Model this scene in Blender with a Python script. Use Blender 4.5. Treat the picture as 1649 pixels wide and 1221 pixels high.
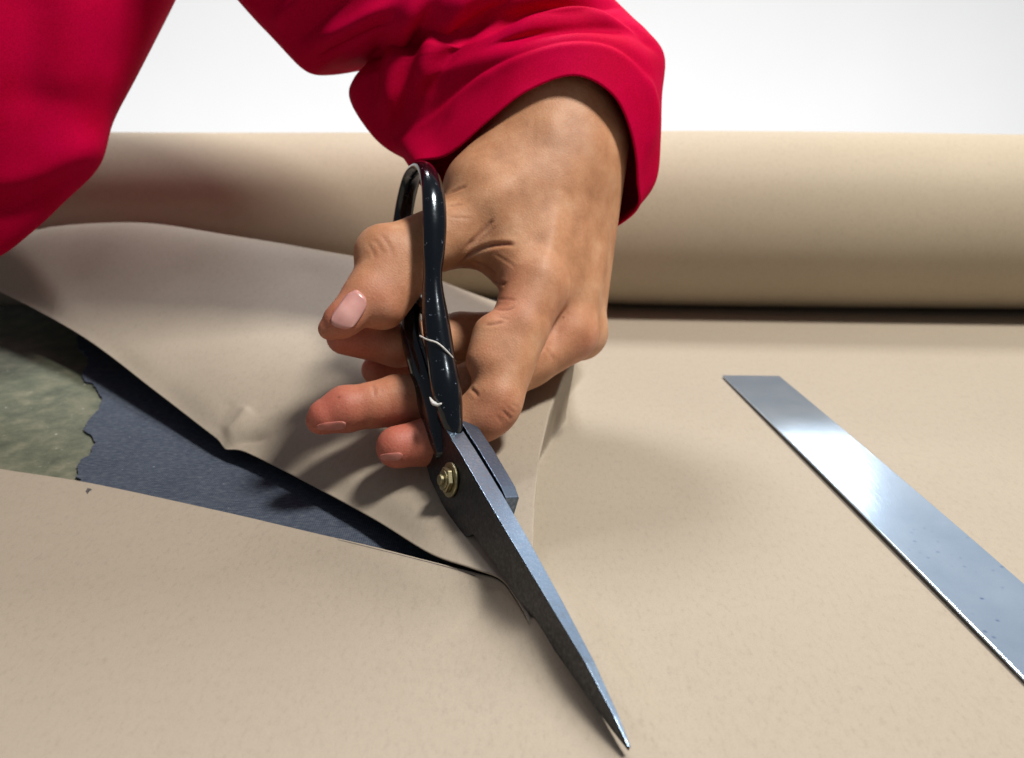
import bpy, bmesh, math, random
import numpy as np
from mathutils import Vector, Matrix, noise as mnoise
from mathutils.bvhtree import BVHTree

for o in list(bpy.data.objects):
    bpy.data.objects.remove(o, do_unlink=True)
SC = bpy.context.scene
COL = SC.collection
U = 0.01                                   # everything below is worked out in centimetres

# ------------------------------------------------------------------ camera
FPX, CAM_H, PITCH = 1400.0, 15.2, math.radians(21)
cam = bpy.data.cameras.new('camera')
cam.sensor_width = 36.0
cam.lens = FPX / 1649.0 * 36.0
cam.clip_start = 0.01
cam.clip_end = 50
cam.dof.use_dof = True
cam.dof.focus_distance = 0.275
cam.dof.aperture_fstop = 15.0
co = bpy.data.objects.new('camera', cam)
co.location = (0, 0, CAM_H * U)
co.rotation_euler = (math.radians(90) - PITCH, 0, 0)
COL.objects.link(co)
SC.camera = co

# ------------------------------------------------------------------ world and lamps
w = bpy.data.worlds.new('World'); SC.world = w; w.use_nodes = True
bg = w.node_tree.nodes['Background']
bg.inputs[0].default_value = (0.62, 0.66, 0.74, 1)
bg.inputs[1].default_value = 0.19

def area(name, loc, target, sx, sy, power, color=(1, 1, 1)):
    l = bpy.data.lights.new(name, 'AREA')
    l.shape = 'RECTANGLE'; l.size = sx; l.size_y = sy; l.energy = power; l.color = color
    o = bpy.data.objects.new(name, l); o.location = loc
    o.rotation_euler = (Vector(target) - Vector(loc)).to_track_quat('-Z', 'Y').to_euler()
    COL.objects.link(o); return o
area('ceiling_lamp', (0.63, 0.13, 1.40), (0.0, 0.30, 0.0), 0.24, 0.20, 27.0, (1.0, 0.955, 0.89))
area('window_lamp', (0.66, 1.74, 0.80), (0.11, 0.31, 0.0), 0.18, 0.10, 1.4, (0.93, 0.97, 1.0))
area('rear_lamp', (-0.10, 1.06, 1.12), (0.0, 0.30, 0.0), 0.26, 0.26, 11.5, (0.97, 0.98, 1.0))
area('backdrop_fill_low', (0.0, 1.35, -0.55), (0.0, 2.4, 0.70), 4.0, 0.4, 29.5, (1, 1, 1))  # added light, brightens the backdrop from below table level
area('backdrop_fill_high', (0.0, 1.40, 1.35), (0.0, 2.4, 1.35), 4.0, 0.3, 9.0, (1, 1, 1))  # added light, brightens the upper backdrop that the ruler reflects

vs = SC.view_settings
vs.view_transform = 'Standard'; vs.look = 'None'; vs.exposure = 0.14; vs.gamma = 1.0
vs.use_curve_mapping = False

# ------------------------------------------------------------------ photo geometry helpers (centimetres)
CP = np.array([0, 0, CAM_H]); RT = np.array([1.0, 0, 0])
FW = np.array([0, math.cos(PITCH), -math.sin(PITCH)]); UPV = np.array([0, math.sin(PITCH), math.cos(PITCH)])
def ray(x, y): return FW + (x - 824.5) / FPX * RT - (y - 610.5) / FPX * UPV
def P(x, y, d): return CP + d * ray(x, y)
def G(x, y, z):
    r = ray(x, y); return CP + r * ((z - CAM_H) / r[2])
def to_px(V):
    q = np.asarray(V) - CP
    d = q @ FW
    return 824.5 + FPX * (q @ RT) / d, 610.5 - FPX * (q @ UPV) / d

# ------------------------------------------------------------------ object helpers
def tag(o, label=None, cat=None, group=None, kind=None):
    if label: o['label'] = label
    if cat: o['category'] = cat
    if group: o['group'] = group
    if kind: o['kind'] = kind
    return o
def mesh_obj(name, verts, faces, mat, parent=None, smooth=True):
    me = bpy.data.meshes.new(name)
    me.from_pydata([tuple(float(c) * U for c in v) for v in verts], [], [tuple(int(i) for i in f) for f in faces])
    me.update()
    if smooth:
        me.polygons.foreach_set('use_smooth', [True] * len(me.polygons))
    me.materials.append(mat)
    o = bpy.data.objects.new(name, me); COL.objects.link(o)
    if parent is not None: o.parent = parent
    return o
def empty(name, loc_cm):
    o = bpy.data.objects.new(name, None); o.empty_display_size = 0.02
    COL.objects.link(o)
    o.location = tuple(float(c) * U for c in loc_cm)
    return o
def adopt(child, root):
    child.parent = root
    child.matrix_parent_inverse = Matrix.Translation(-root.location)
    return child
def fix_normals(o):
    bm = bmesh.new(); bm.from_mesh(o.data); bmesh.ops.recalc_face_normals(bm, faces=bm.faces); bm.to_mesh(o.data); bm.free()
def bevel(o, width_cm, seg=2, angle=35):
    m = o.modifiers.new('bevel', 'BEVEL'); m.width = width_cm * U; m.segments = seg
    m.limit_method = 'ANGLE'; m.angle_limit = math.radians(angle); m.harden_normals = False
    return m
def catmull(pts, n, closed=False):
    pts = np.asarray(pts, float); m = len(pts); out = []
    segs = m if closed else m - 1
    for i in range(segs):
        if closed:
            p0, p1, p2, p3 = pts[(i - 1) % m], pts[i], pts[(i + 1) % m], pts[(i + 2) % m]
        else:
            p1, p2 = pts[i], pts[i + 1]
            p0 = pts[i - 1] if i > 0 else 2 * p1 - p2
            p3 = pts[i + 2] if i + 2 < m else 2 * p2 - p1
        for k in range(n):
            t = k / n
            out.append(0.5 * ((2 * p1) + (-p0 + p2) * t + (2 * p0 - 5 * p1 + 4 * p2 - p3) * t * t + (-p0 + 3 * p1 - 3 * p2 + p3) * t ** 3))
    if not closed: out.append(pts[-1])
    return np.array(out)
def tube(path, radii_a, radii_b, up, seg=16, cap=True):
    """oval tube along a path; a = half size across `up`, b = half size along `up`"""
    path = np.asarray(path, float); n = len(path); V = []; Fc = []
    for i in range(n):
        t = path[min(i + 1, n - 1)] - path[max(i - 1, 0)]; t /= np.linalg.norm(t)
        u_ = np.asarray(up[i] if np.ndim(up) > 1 else up, float)
        s = np.cross(t, u_); s /= np.linalg.norm(s); b = np.cross(s, t)
        for k in range(seg):
            a = 2 * math.pi * k / seg
            V.append(path[i] + s * math.cos(a) * radii_a[i] + b * math.sin(a) * radii_b[i])
    for i in range(n - 1):
        for k in range(seg):
            k2 = (k + 1) % seg
            Fc.append((i * seg + k, i * seg + k2, (i + 1) * seg + k2, (i + 1) * seg + k))
    if cap:
        Fc.append(tuple(range(seg))[::-1]); Fc.append(tuple((n - 1) * seg + k for k in range(seg)))
    return V, Fc

# ------------------------------------------------------------------ materials
def new_mat(name):
    m = bpy.data.materials.new(name); m.use_nodes = True
    nt = m.node_tree
    return m, nt, nt.nodes['Principled BSDF']
def N(nt, typ, **kw):
    n = nt.nodes.new(typ)
    for k, v in kw.items():
        if k in n.inputs.keys(): n.inputs[k].default_value = v
        else: setattr(n, k, v)
    return n
def noise(nt, coord, scale, detail=4, rough=0.55, stretch=None):
    src = coord
    if stretch:
        mp = N(nt, 'ShaderNodeMapping'); mp.inputs['Scale'].default_value = stretch
        nt.links.new(coord, mp.inputs['Vector']); src = mp.outputs['Vector']
    t = N(nt, 'ShaderNodeTexNoise', Scale=scale, Detail=detail, Roughness=rough)
    nt.links.new(src, t.inputs['Vector'])
    return t.outputs['Fac']
def ramp(nt, fac, stops):
    r = N(nt, 'ShaderNodeValToRGB')
    while len(r.color_ramp.elements) < len(stops): r.color_ramp.elements.new(0.5)
    for e, (p, c) in zip(r.color_ramp.elements, stops):
        e.position = p; e.color = (*c, 1) if len(c) == 3 else c
    nt.links.new(fac, r.inputs['Fac'])
    return r.outputs['Color']
def mix(nt, fac, a, b, mode='MIX'):
    m = N(nt, 'ShaderNodeMix', data_type='RGBA', blend_type=mode)
    for s, v in ((m.inputs['Factor'], fac), (m.inputs['A'], a), (m.inputs['B'], b)):
        pass
    ins = {'f': m.inputs[0], 'a': m.inputs[6], 'b': m.inputs[7]}
    for k, v in (('f', fac), ('a', a), ('b', b)):
        if hasattr(v, 'is_linked') or isinstance(v, bpy.types.NodeSocket): nt.links.new(v, ins[k])
        elif isinstance(v, (int, float)): ins[k].default_value = v
        else: ins[k].default_value = (*v, 1) if len(v) == 3 else v
    return m.outputs[2]
def bump(nt, bsdf, height, strength, dist, prev=None):
    b = N(nt, 'ShaderNodeBump', Strength=strength, Distance=dist)
    nt.links.new(height, b.inputs['Height'])
    if prev is not None: nt.links.new(prev, b.inputs['Normal'])
    nt.links.new(b.outputs['Normal'], bsdf.inputs['Normal'])
    return b.outputs['Normal']
def objco(nt): return N(nt, 'ShaderNodeTexCoord').outputs['Object']

def kraft(name, base=(0.356, 0.303, 0.236)):
    m, nt, b = new_mat(name)
    c = objco(nt)
    fine = noise(nt, c, 2300, 2, 0.7)
    fib = noise(nt, c, 700, 5, 0.75, (1.0, 0.4, 1.0))
    big = noise(nt, c, 10, 4)
    k = lambda f: tuple(min(1, x * f) for x in base)
    col = ramp(nt, fine, [(0.25, k(0.60)), (0.46, k(1.0)), (0.8, k(1.20))])
    col = mix(nt, 0.5, col, ramp(nt, fib, [(0.30, k(0.62)), (0.46, base), (0.75, k(1.15))]))
    col = mix(nt, 0.35, col, ramp(nt, big, [(0.3, k(0.92)), (0.7, k(1.08))]))
    mid = noise(nt, c, 170, 5, 0.7)
    col = mix(nt, 0.14, col, mix(nt, 1.0, col, ramp(nt, mid, [(0.30, (0.74, 0.71, 0.67)), (0.48, (1, 1, 1)), (0.70, (1, 1, 1))]), 'MULTIPLY'))
    nt.links.new(col, b.inputs['Base Color'])
    b.inputs['Roughness'].default_value = 0.66
    b.inputs['Specular IOR Level'].default_value = 0.25
    bump(nt, b, fib, 0.10, 0.0002)
    return m
M_paper = kraft('kraft_paper')
M_roll = kraft('kraft_roll', (0.41, 0.345, 0.252))

m, nt, b = new_mat('white_backdrop'); M_backdrop = m
c = objco(nt)
nt.links.new(ramp(nt, noise(nt, c, 3, 3), [(0.3, (0.80, 0.80, 0.80)), (0.7, (0.82, 0.82, 0.82))]), b.inputs['Base Color'])
b.inputs['Roughness'].default_value = 0.9

m, nt, b = new_mat('worn_green_board'); M_board = m
c = objco(nt)
n1 = noise(nt, c, 90, 8, 0.72); n2 = noise(nt, c, 900, 3, 0.6)
col = ramp(nt, n1, [(0.3, (0.062, 0.074, 0.050)), (0.5, (0.120, 0.130, 0.088)), (0.70, (0.21, 0.205, 0.14))])
vor = N(nt, 'ShaderNodeTexVoronoi', Scale=230.0); nt.links.new(c, vor.inputs['Vector'])
sp = ramp(nt, vor.outputs['Distance'], [(0.0, (1, 1, 1)), (0.16, (0, 0, 0))])
spm = N(nt, 'ShaderNodeMath', operation='MULTIPLY'); nt.links.new(sp, spm.inputs[0])
nt.links.new(ramp(nt, noise(nt, c, 130, 2), [(0.52, (0, 0, 0)), (0.62, (1, 1, 1))]), spm.inputs[1])
col = mix(nt, spm.outputs[0], col, (0.62, 0.62, 0.56))
nt.links.new(col, b.inputs['Base Color']); b.inputs['Roughness'].default_value = 0.55
bump(nt, b, n2, 0.3, 0.0004)

m, nt, b = new_mat('blue_canvas'); M_cloth = m
c = objco(nt)
wv = N(nt, 'ShaderNodeTexWave', Scale=420.0, Distortion=1.2, Detail=2.0); wv.bands_direction = 'X'
wv2 = N(nt, 'ShaderNodeTexWave', Scale=420.0, Distortion=1.2, Detail=2.0); wv2.bands_direction = 'Y'
for q in (wv, wv2): nt.links.new(c, q.inputs['Vector'])
weave = mix(nt, 0.5, wv.outputs['Color'], wv2.outputs['Color'])
n1 = noise(nt, c, 60, 8, 0.7); sl = noise(nt, c, 700, 4, 0.7, (0.5, 1.3, 1))
col = ramp(nt, n1, [(0.3, (0.028, 0.035, 0.050)), (0.55, (0.056, 0.067, 0.086)), (0.8, (0.085, 0.10, 0.125))])
col = mix(nt, 0.45, col, ramp(nt, weave, [(0.2, (0.025, 0.036, 0.062)), (0.8, (0.13, 0.155, 0.19))]))
col = mix(nt, 0.45, col, ramp(nt, sl, [(0.35, (0.018, 0.028, 0.060)), (0.52, (0.06, 0.075, 0.11)), (0.72, (0.17, 0.19, 0.21))]))
vor = N(nt, 'ShaderNodeTexVoronoi', Scale=300.0); nt.links.new(c, vor.inputs['Vector'])
sp = ramp(nt, vor.outputs['Distance'], [(0.05, (1, 1, 1)), (0.14, (0, 0, 0))])
spm = N(nt, 'ShaderNodeMath', operation='MULTIPLY'); nt.links.new(sp, spm.inputs[0])
nt.links.new(ramp(nt, noise(nt, c, 190, 3), [(0.56, (0, 0, 0)), (0.66, (0.7, 0.7, 0.7))]), spm.inputs[1])
col = mix(nt, spm.outputs[0], col, (0.34, 0.36, 0.37))
scr = noise(nt, c, 130, 5, 0.7, (0.12, 1.6, 1))
col = mix(nt, ramp(nt, scr, [(0.60, (0, 0, 0)), (0.70, (0.5, 0.5, 0.5))]), col, (0.17, 0.19, 0.21))
nt.links.new(col, b.inputs['Base Color']); b.inputs['Roughness'].default_value = 0.85; b.inputs['Specular IOR Level'].default_value = 0.2
bump(nt, b, weave, 0.5, 0.0004)

m, nt, b = new_mat('ruler_steel'); M_ruler = m
c = objco(nt)
b.inputs['Metallic'].default_value = 0.78
n1 = noise(nt, c, 45, 5, 0.6); n2 = noise(nt, c, 1400, 3, 0.6, (1.0, 0.06, 1))
col = ramp(nt, n1, [(0.3, (0.42, 0.54, 0.69)), (0.7, (0.52, 0.64, 0.79))])
vor = N(nt, 'ShaderNodeTexVoronoi', Scale=260.0); nt.links.new(c, vor.inputs['Vector'])
sp = ramp(nt, vor.outputs['Distance'], [(0.0, (1, 1, 1)), (0.22, (0, 0, 0))])
sep = N(nt, 'ShaderNodeSeparateXYZ'); nt.links.new(c, sep.inputs[0])
mr = N(nt, 'ShaderNodeMapRange'); mr.inputs[1].default_value = 0.27; mr.inputs[2].default_value = 0.20
nt.links.new(sep.outputs['Y'], mr.inputs[0])
sm_ = N(nt, 'ShaderNodeMath', operation='MULTIPLY'); nt.links.new(sp, sm_.inputs[0])
nt.links.new(ramp(nt, noise(nt, c, 160, 2), [(0.46, (0, 0, 0)), (0.52, (1, 1, 1))]), sm_.inputs[1])
sm2 = N(nt, 'ShaderNodeMath', operation='MULTIPLY'); nt.links.new(sm_.outputs[0], sm2.inputs[0]); nt.links.new(mr.outputs[0], sm2.inputs[1])
col = mix(nt, sm2.outputs[0], col, (0.03, 0.06, 0.32))
nt.links.new(col, b.inputs['Base Color'])
nt.links.new(ramp(nt, noise(nt, c, 220, 4), [(0.3, (0.17,) * 3), (0.7, (0.20,) * 3)]), b.inputs['Roughness'])
bump(nt, b, n2, 0.10, 0.0002)

def steel(name, base, rough, worn):
    m, nt, b = new_mat(name)
    c = objco(nt)
    b.inputs['Metallic'].default_value = 1.0
    n1 = noise(nt, c, 900, 6, 0.7, (1, 1, 1)); n2 = noise(nt, c, 1600, 3, 0.6)
    col = ramp(nt, n1, [(0.28, tuple(x * 0.72 for x in base)), (0.5, base), (0.72, worn)])
    nt.links.new(col, b.inputs['Base Color'])
    nt.links.new(ramp(nt, n1, [(0.3, (rough + 0.10,) * 3), (0.7, (rough - 0.08,) * 3)]), b.inputs['Roughness'])
    bump(nt, b, n2, 0.15, 0.0002)
    return m
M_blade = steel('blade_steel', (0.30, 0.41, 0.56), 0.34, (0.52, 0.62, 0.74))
M_bladeside = steel('shaded_blade_steel', (0.055, 0.057, 0.065), 0.40, (0.085, 0.09, 0.10))  # blade sides: their dark reflection is put into the base colour
M_ricasso = steel('ricasso_steel', (0.13, 0.17, 0.24), 0.38, (0.24, 0.29, 0.36))
M_brass = steel('brass', (0.34, 0.30, 0.18), 0.42, (0.50, 0.46, 0.32))

m, nt, b = new_mat('black_enamel'); M_enamel = m
c = objco(nt)
ch = noise(nt, c, 520, 4, 0.7)
chip = ramp(nt, ch, [(0.66, (0, 0, 0)), (0.70, (1, 1, 1))])
nt.links.new(mix(nt, chip, (0.0022, 0.0030, 0.0048), (0.20, 0.24, 0.30)), b.inputs['Base Color'])
b.inputs['Roughness'].default_value = 0.16
b.inputs['Specular Tint'].default_value = (0.75, 0.88, 1.0, 1)
b.inputs['Coat Weight'].default_value = 0.3; b.inputs['Coat Roughness'].default_value = 0.08
bump(nt, b, noise(nt, c, 160, 3), 0.12, 0.0012)

m, nt, b = new_mat('white_thread'); M_thread = m
c = objco(nt)
nt.links.new(ramp(nt, noise(nt, c, 800, 2), [(0.3, (0.5, 0.5, 0.5)), (0.7, (0.75, 0.74, 0.7))]), b.inputs['Base Color'])

m, nt, b = new_mat('skin'); M_skin = m
c = objco(nt)
at_r = N(nt, 'ShaderNodeAttribute', attribute_name='redness').outputs['Fac']
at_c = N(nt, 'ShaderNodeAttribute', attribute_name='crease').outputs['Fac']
mott = noise(nt, c, 95, 4, 0.6); pore = noise(nt, c, 1100, 3, 0.6); sl = noise(nt, c, 500, 3, 0.6, (1, 1, 0.25))
col = ramp(nt, mott, [(0.28, (0.40, 0.180, 0.080)), (0.5, (0.53, 0.255, 0.125)), (0.72, (0.64, 0.36, 0.205))])
big = noise(nt, c, 28, 3, 0.6)
col = mix(nt, 0.45, col, mix(nt, 1.0, col, ramp(nt, big, [(0.32, (0.62, 0.52, 0.45)), (0.5, (1, 1, 1)), (0.7, (1.0, 1.0, 1.0))]), 'MULTIPLY'))
col = mix(nt, at_r, col, (0.45, 0.070, 0.060))
col = mix(nt, 0.22, col, ramp(nt, pore, [(0.3, (0.29, 0.13, 0.07)), (0.7, (0.55, 0.31, 0.19))]))
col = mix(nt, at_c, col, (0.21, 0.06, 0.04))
vor = N(nt, 'ShaderNodeTexVoronoi', Scale=62.0); nt.links.new(c, vor.inputs['Vector'])
mole = ramp(nt, vor.outputs['Distance'], [(0.025, (1, 1, 1)), (0.045, (0, 0, 0))])
mm = N(nt, 'ShaderNodeMath', operation='MULTIPLY', use_clamp=True); nt.links.new(mole, mm.inputs[0]); mm.inputs[1].default_value = 0.45
col = mix(nt, mm.outputs[0], col, (0.13, 0.05, 0.03))
nt.links.new(col, b.inputs['Base Color'])
b.inputs['Subsurface Weight'].default_value = 0.22
b.inputs['Subsurface Radius'].default_value = (1.0, 0.35, 0.2)
b.inputs['Subsurface Scale'].default_value = 0.004
nt.links.new(ramp(nt, pore, [(0.3, (0.52,) * 3), (0.7, (0.64,) * 3)]), b.inputs['Roughness'])
b.inputs['Specular IOR Level'].default_value = 0.45
vw = N(nt, 'ShaderNodeTexVoronoi', Scale=950.0, feature='DISTANCE_TO_EDGE'); nt.links.new(c, vw.inputs['Vector'])
pv = bump(nt, b, vw.outputs['Distance'], 0.22, 0.0005)
bump(nt, b, sl, 0.16, 0.0005, pv)

m, nt, b = new_mat('fingernail'); M_nail = m
c = objco(nt)
nt.links.new(ramp(nt, noise(nt, c, 150, 3), [(0.3, (0.58, 0.27, 0.24)), (0.7, (0.68, 0.36, 0.33))]), b.inputs['Base Color'])
b.inputs['Roughness'].default_value = 0.26; b.inputs['Subsurface Weight'].default_value = 0.2
b.inputs['Subsurface Scale'].default_value = 0.002

m, nt, b = new_mat('crimson_cotton'); M_shirt = m
c = objco(nt)
n1 = noise(nt, c, 40, 3); n2 = noise(nt, c, 2200, 2, 0.5)
col = ramp(nt, n1, [(0.3, (0.42, 0.0003, 0.026)), (0.7, (0.53, 0.0004, 0.050))])
wv = noise(nt, c, 1700, 2, 0.6)
col = mix(nt, 0.30, col, ramp(nt, wv, [(0.3, (0.25, 0.0003, 0.012)), (0.7, (0.75, 0.001, 0.06))]))
nt.links.new(col, b.inputs['Base Color'])
b.inputs['Roughness'].default_value = 0.75
b.inputs['Specular IOR Level'].default_value = 0.03
b.inputs['Sheen Weight'].default_value = 0.0; b.inputs['Sheen Roughness'].default_value = 0.4
b.inputs['Sheen Tint'].default_value = (0.9, 0.02, 0.25, 1)
bump(nt, b, n2, 0.2, 0.0003)

# ------------------------------------------------------------------ the setting: table, added white backdrop
def box(name, x0, x1, y0, y1, z0, z1, mat, parent=None, bev=0.0):
    V = [(x, y, z) for z in (z0, z1) for y in (y0, y1) for x in (x0, x1)]
    Fc = [(0, 2, 3, 1), (4, 5, 7, 6), (0, 1, 5, 4), (2, 6, 7, 3), (0, 4, 6, 2), (1, 3, 7, 5)]
    o = mesh_obj(name, V, Fc, mat, parent, smooth=False)
    if bev: bevel(o, bev)
    return o
tag(box('tabletop', -90, 110, -25, 92, -3.25, -0.25, M_board, bev=0.3), kind='structure')
tag(box('backdrop', -330, 330, 240, 246, -80, 320, M_backdrop), kind='structure')  # plain white backdrop, added to stand for the blank background

# blue canvas with a scalloped edge
edge_px = [(125, 560), (142, 580), (133, 608), (152, 622), (163, 640), (158, 660), (140, 680), (136, 694), (150, 708), (148, 726), (130, 742), (124, 762), (138, 782), (150, 800), (140, 830), (165, 860)]
edge = catmull([G(x, y, -0.15) for x, y in edge_px], 6)
rg_ = np.random.RandomState(5); edge[:, 0] += 0.05 * rg_.randn(len(edge)); edge[:, 1] = np.sort(edge[:, 1] + 0.02 * rg_.randn(len(edge)))[::-1]
edge = np.vstack([[edge[0][0] - 4, 80, -0.15], [edge[0][0] - 1.0, edge[0][1] + 2, -0.15], edge, [edge[-1][0] + 1, 5, -0.15]])
V = []; Fc = []
XR = 75.0
for p in edge:
    V += [(p[0], p[1], -0.13), (XR, p[1], -0.13), (p[0] + .02, p[1], -0.245), (XR, p[1], -0.245)]
for i in range(len(edge) - 1):
    a, b_ = 4 * i, 4 * (i + 1)
    Fc += [(a, b_, b_ + 1, a + 1), (a, a + 2, b_ + 2, b_)]
o = mesh_obj('canvas_cloth', V, Fc, M_cloth, smooth=False); fix_normals(o)
tag(o, 'dark blue canvas cloth with scalloped edge showing beneath the cut paper', 'cloth')

# ------------------------------------------------------------------ scissors frame (needed by the paper too)
T_ = G(995, 1215, .5); PV = P(724, 771, 27.6); HT = P(690, 265, 30.5)
E1 = (T_ - PV) / np.linalg.norm(T_ - PV)
E3 = (HT - PV) - (HT - PV).dot(E1) * E1; E3 /= np.linalg.norm(E3)
E2 = np.cross(E3, E1)                                    # towards the right and away
def S(u, w, t): return PV + u * E1 + w * E3 + t * E2

# ------------------------------------------------------------------ paper sheet with its cut and lifted flap
# ridge that the lower blade makes under the sheet
RA = S(2.0, -0.5, 0.8); RB = S(10.4, -0.3, 0.8)
def sstep(a, b_, x):
    t = np.clip((x - a) / (b_ - a), 0, 1); return t * t * (3 - 2 * t)
def ridge_h(X, Y):
    a = RA[:2]; d = RB[:2] - a; L = np.linalg.norm(d); d /= L
    rx, ry = X - a[0], Y - a[1]
    s = np.clip((rx * d[0] + ry * d[1]) / L, -0.6, 1.25)
    per = rx * (-d[1]) + ry * d[0]
    top = np.interp(s, [-0.6, 0.0, 0.2, 0.4, 0.7, 1.0, 1.25], [0.0, 0.9, 1.15, 1.05, 0.68, 0.25, 0.0])
    sig = np.where(per > 0, 0.9 + 0.9 * np.clip(s / 0.5, 0, 1), 1.0) * (0.45 + 0.55 * np.clip(1 - s, 0, 1))
    top = np.where(per > 0, top * sstep(-0.05, 0.4, s), top)
    bm_ = np.clip(np.abs(per) - 0.25, 0, None)
    return top * np.exp(-(bm_ / sig) ** 2)
near_px = [(-260, 705, 0), (-100, 735, 0), (0, 755, 0), (140, 777, 0), (350, 822, .05), (500, 857, .2), (600, 880, .42), (690, 903, .66), (760, 921, .86), (805, 935, .98), (830, 966, .96), (854, 1008, .92)]
near = catmull([G(*q) for q in near_px], 12)
flap_px = [(-260, 400, 3.4), (-100, 430, 2.9), (0, 470, 2.4), (130, 540, 1.75), (250, 630, 1.05), (330, 692, 0.68), (365, 717, 0.58), (400, 730, 0.56), (480, 770, 0.52), (600, 835, 0.55), (690, 890, 0.80), (760, 915, 1.02), (805, 932, 1.12), (830, 963, 1.08), (854, 1005, 0.98)]
flap = catmull([G(*q) for q in flap_px], 12)
ctrl = [G(*q) for q in flap_px]
ctrl += [G(*q) for q in [(700, 830, 1.32), (770, 860, 1.42), (600, 775, 1.25), (540, 725, 1.5), (450, 710, 1.22), (395, 690, 1.05), (355, 675, 1.2), (365, 600, 2.1), (250, 560, 2.1), (130, 470, 3.0),
                         (500, 550, 2.8), (650, 580, 2.5), (300, 450, 4.0), (500, 450, 4.1), (650, 480, 3.5), (750, 520, 2.9),
                         (905, 600, 2.9), (885, 660, 2.55), (868, 730, 2.25), (860, 800, 1.95), (856, 880, 1.5), (790, 800, 1.70), (800, 640, 2.6)]]
for q in catmull([np.array(q, float) for q in [(-170, 402, 4.5), (0, 379, 5.3), (75, 367, 5.7), (150, 361, 5.95), (250, 361, 6.0), (400, 384, 5.7), (575, 414, 4.9), (680, 440, 4.1)]], 4):
    g_ = G(*q)
    ctrl += [g_, g_ + np.array([0, 2.2, -0.8]), g_ + np.array([0, 4.6, -2.6])]
ctrl += [np.array(q, float) for q in [(2, 46, 1.0), (-24, 52, 1.0), (-12, 52, 0.8), (0, 51, 0.4), (8, 40, 0.8), (8, 30, 1.0), (8, 24, 0.6), (3, 20, 0.7)]]
ctrl = np.array(ctrl)
def tps_fit(xy, z, lam=7.0):
    n = len(xy); d = np.linalg.norm(xy[:, None] - xy[None], axis=2)
    K = np.where(d > 0, d * d * np.log(d + 1e-12), 0) + lam * np.eye(n)
    Pm = np.hstack([np.ones((n, 1)), xy]); A = np.zeros((n + 3, n + 3))
    A[:n, :n] = K; A[:n, n:] = Pm; A[n:, :n] = Pm.T
    return np.linalg.solve(A, np.concatenate([z, np.zeros(3)]))
W_ = tps_fit(ctrl[:, :2], ctrl[:, 2])
def tps(X, Y):
    out = W_[-3] + W_[-2] * X + W_[-1] * Y
    for (cx, cy), wt in zip(ctrl[:, :2], W_[:-3]):
        d2 = (X - cx) ** 2 + (Y - cy) ** 2
        out = out + wt * 0.5 * d2 * np.log(d2 + 1e-12)
    return out
bord = np.array([(0.50, 17.0)] + [tuple(G(*q)[:2]) for q in [(856, 985, 1.0), (857, 930, 1.2), (858, 880, 1.5), (861, 800, 1.95), (869, 730, 2.25), (886, 660, 2.55), (908, 600, 2.9)]] + [(2.6, 34.5), (2.2, 40), (0.0, 46), (-4, 52)])
def over(Y): return np.interp(Y, [20, 23, 26, 30, 34, 42], [0.10, 0.35, 0.65, 0.95, 0.8, 0.0])
def z_far(X, Y):
    xb = np.interp(Y, bord[:, 1], bord[:, 0]) - over(Y)
    wd = np.interp(Y, [20, 24, 30, 37, 46], [0.22, 0.25, 0.35, 0.6, 4.0])
    m_ = 1 - sstep(xb, xb + wd, X)
    m_ = m_ * (1 - sstep(50.0, 52.5, Y))
    sh = over(Y) * np.where(X < xb, np.exp(-((xb - X) / 1.6) ** 2), m_)     # the fold leans over to the right
    return ridge_h(X, Y) * (1 - m_) + np.maximum(tps(X, Y), 0) * m_, sh
xs = np.concatenate([np.linspace(-45, -24, 22)[:-1], np.linspace(-24, -1.0, 190)[:-1], np.linspace(-1.0, 4.0, 110)[:-1], np.linspace(4, 12, 40)[:-1], np.linspace(12, 70, 50)])
xa = near[-1][0]                                       # where the cut ends
ia = int(np.argmin(abs(xs - xa))); xs[ia] = xa
ynear = np.interp(xs, near[:, 0], near[:, 1]); znear = np.interp(xs, near[:, 0], near[:, 2])
yflap = np.interp(xs, flap[:, 0], flap[:, 1]); zflap = np.interp(xs, flap[:, 0], flap[:, 2])
seam = near[-1][1]
ynear[ia:] = seam; yflap[ia:] = seam
NF, NN = 190, 90
tf = np.linspace(0, 1, NF) ** 1.15; tn = np.linspace(0, 1, NN) ** 1.3
V = []; idf = np.zeros((len(xs), NF), int); idn = np.zeros((len(xs), NN), int)
cut_t = np.linspace(0, len(near) - 1, 700)
cut = np.stack([np.interp(cut_t, np.arange(len(near)), near[:, c_]) for c_ in range(3)], 1)
cut_off = cut[:, 2] - ridge_h(cut[:, 0], cut[:, 1])
def near_z(X, Y):
    d2 = (X[:, None] - cut[None, :, 0]) ** 2 + (Y[:, None] - cut[None, :, 1]) ** 2
    k_ = d2.argmin(1); d_ = np.sqrt(d2[np.arange(len(X)), k_])
    return ridge_h(X, Y) + cut_off[k_] * np.exp(-(d_ / 1.5) ** 2)
for i, x in enumerate(xs):
    Y = yflap[i] + (53.6 - yflap[i]) * tf
    Z, sh = z_far(np.full(NF, x), Y)
    fade = np.exp(-((Y - Y[0]) / 0.8) ** 2); Z = Z + ((zflap[i] if i < ia else near_z(np.array([x]), Y[:1])[0]) - Z[0]) * fade
    sh = sh * (1 - fade)
    Yn = ynear[i] + (1.0 - ynear[i]) * tn
    Zn = near_z(np.full(NN, x), Yn)
    for k in range(NF):
        idf[i, k] = len(V); V.append((x + sh[k], Y[k], Z[k]))
    for k in range(NN):
        if k == 0 and i >= ia: idn[i, 0] = idf[i, 0]; continue
        idn[i, k] = len(V); V.append((x, Yn[k], Zn[k]))
Fc = []
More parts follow.
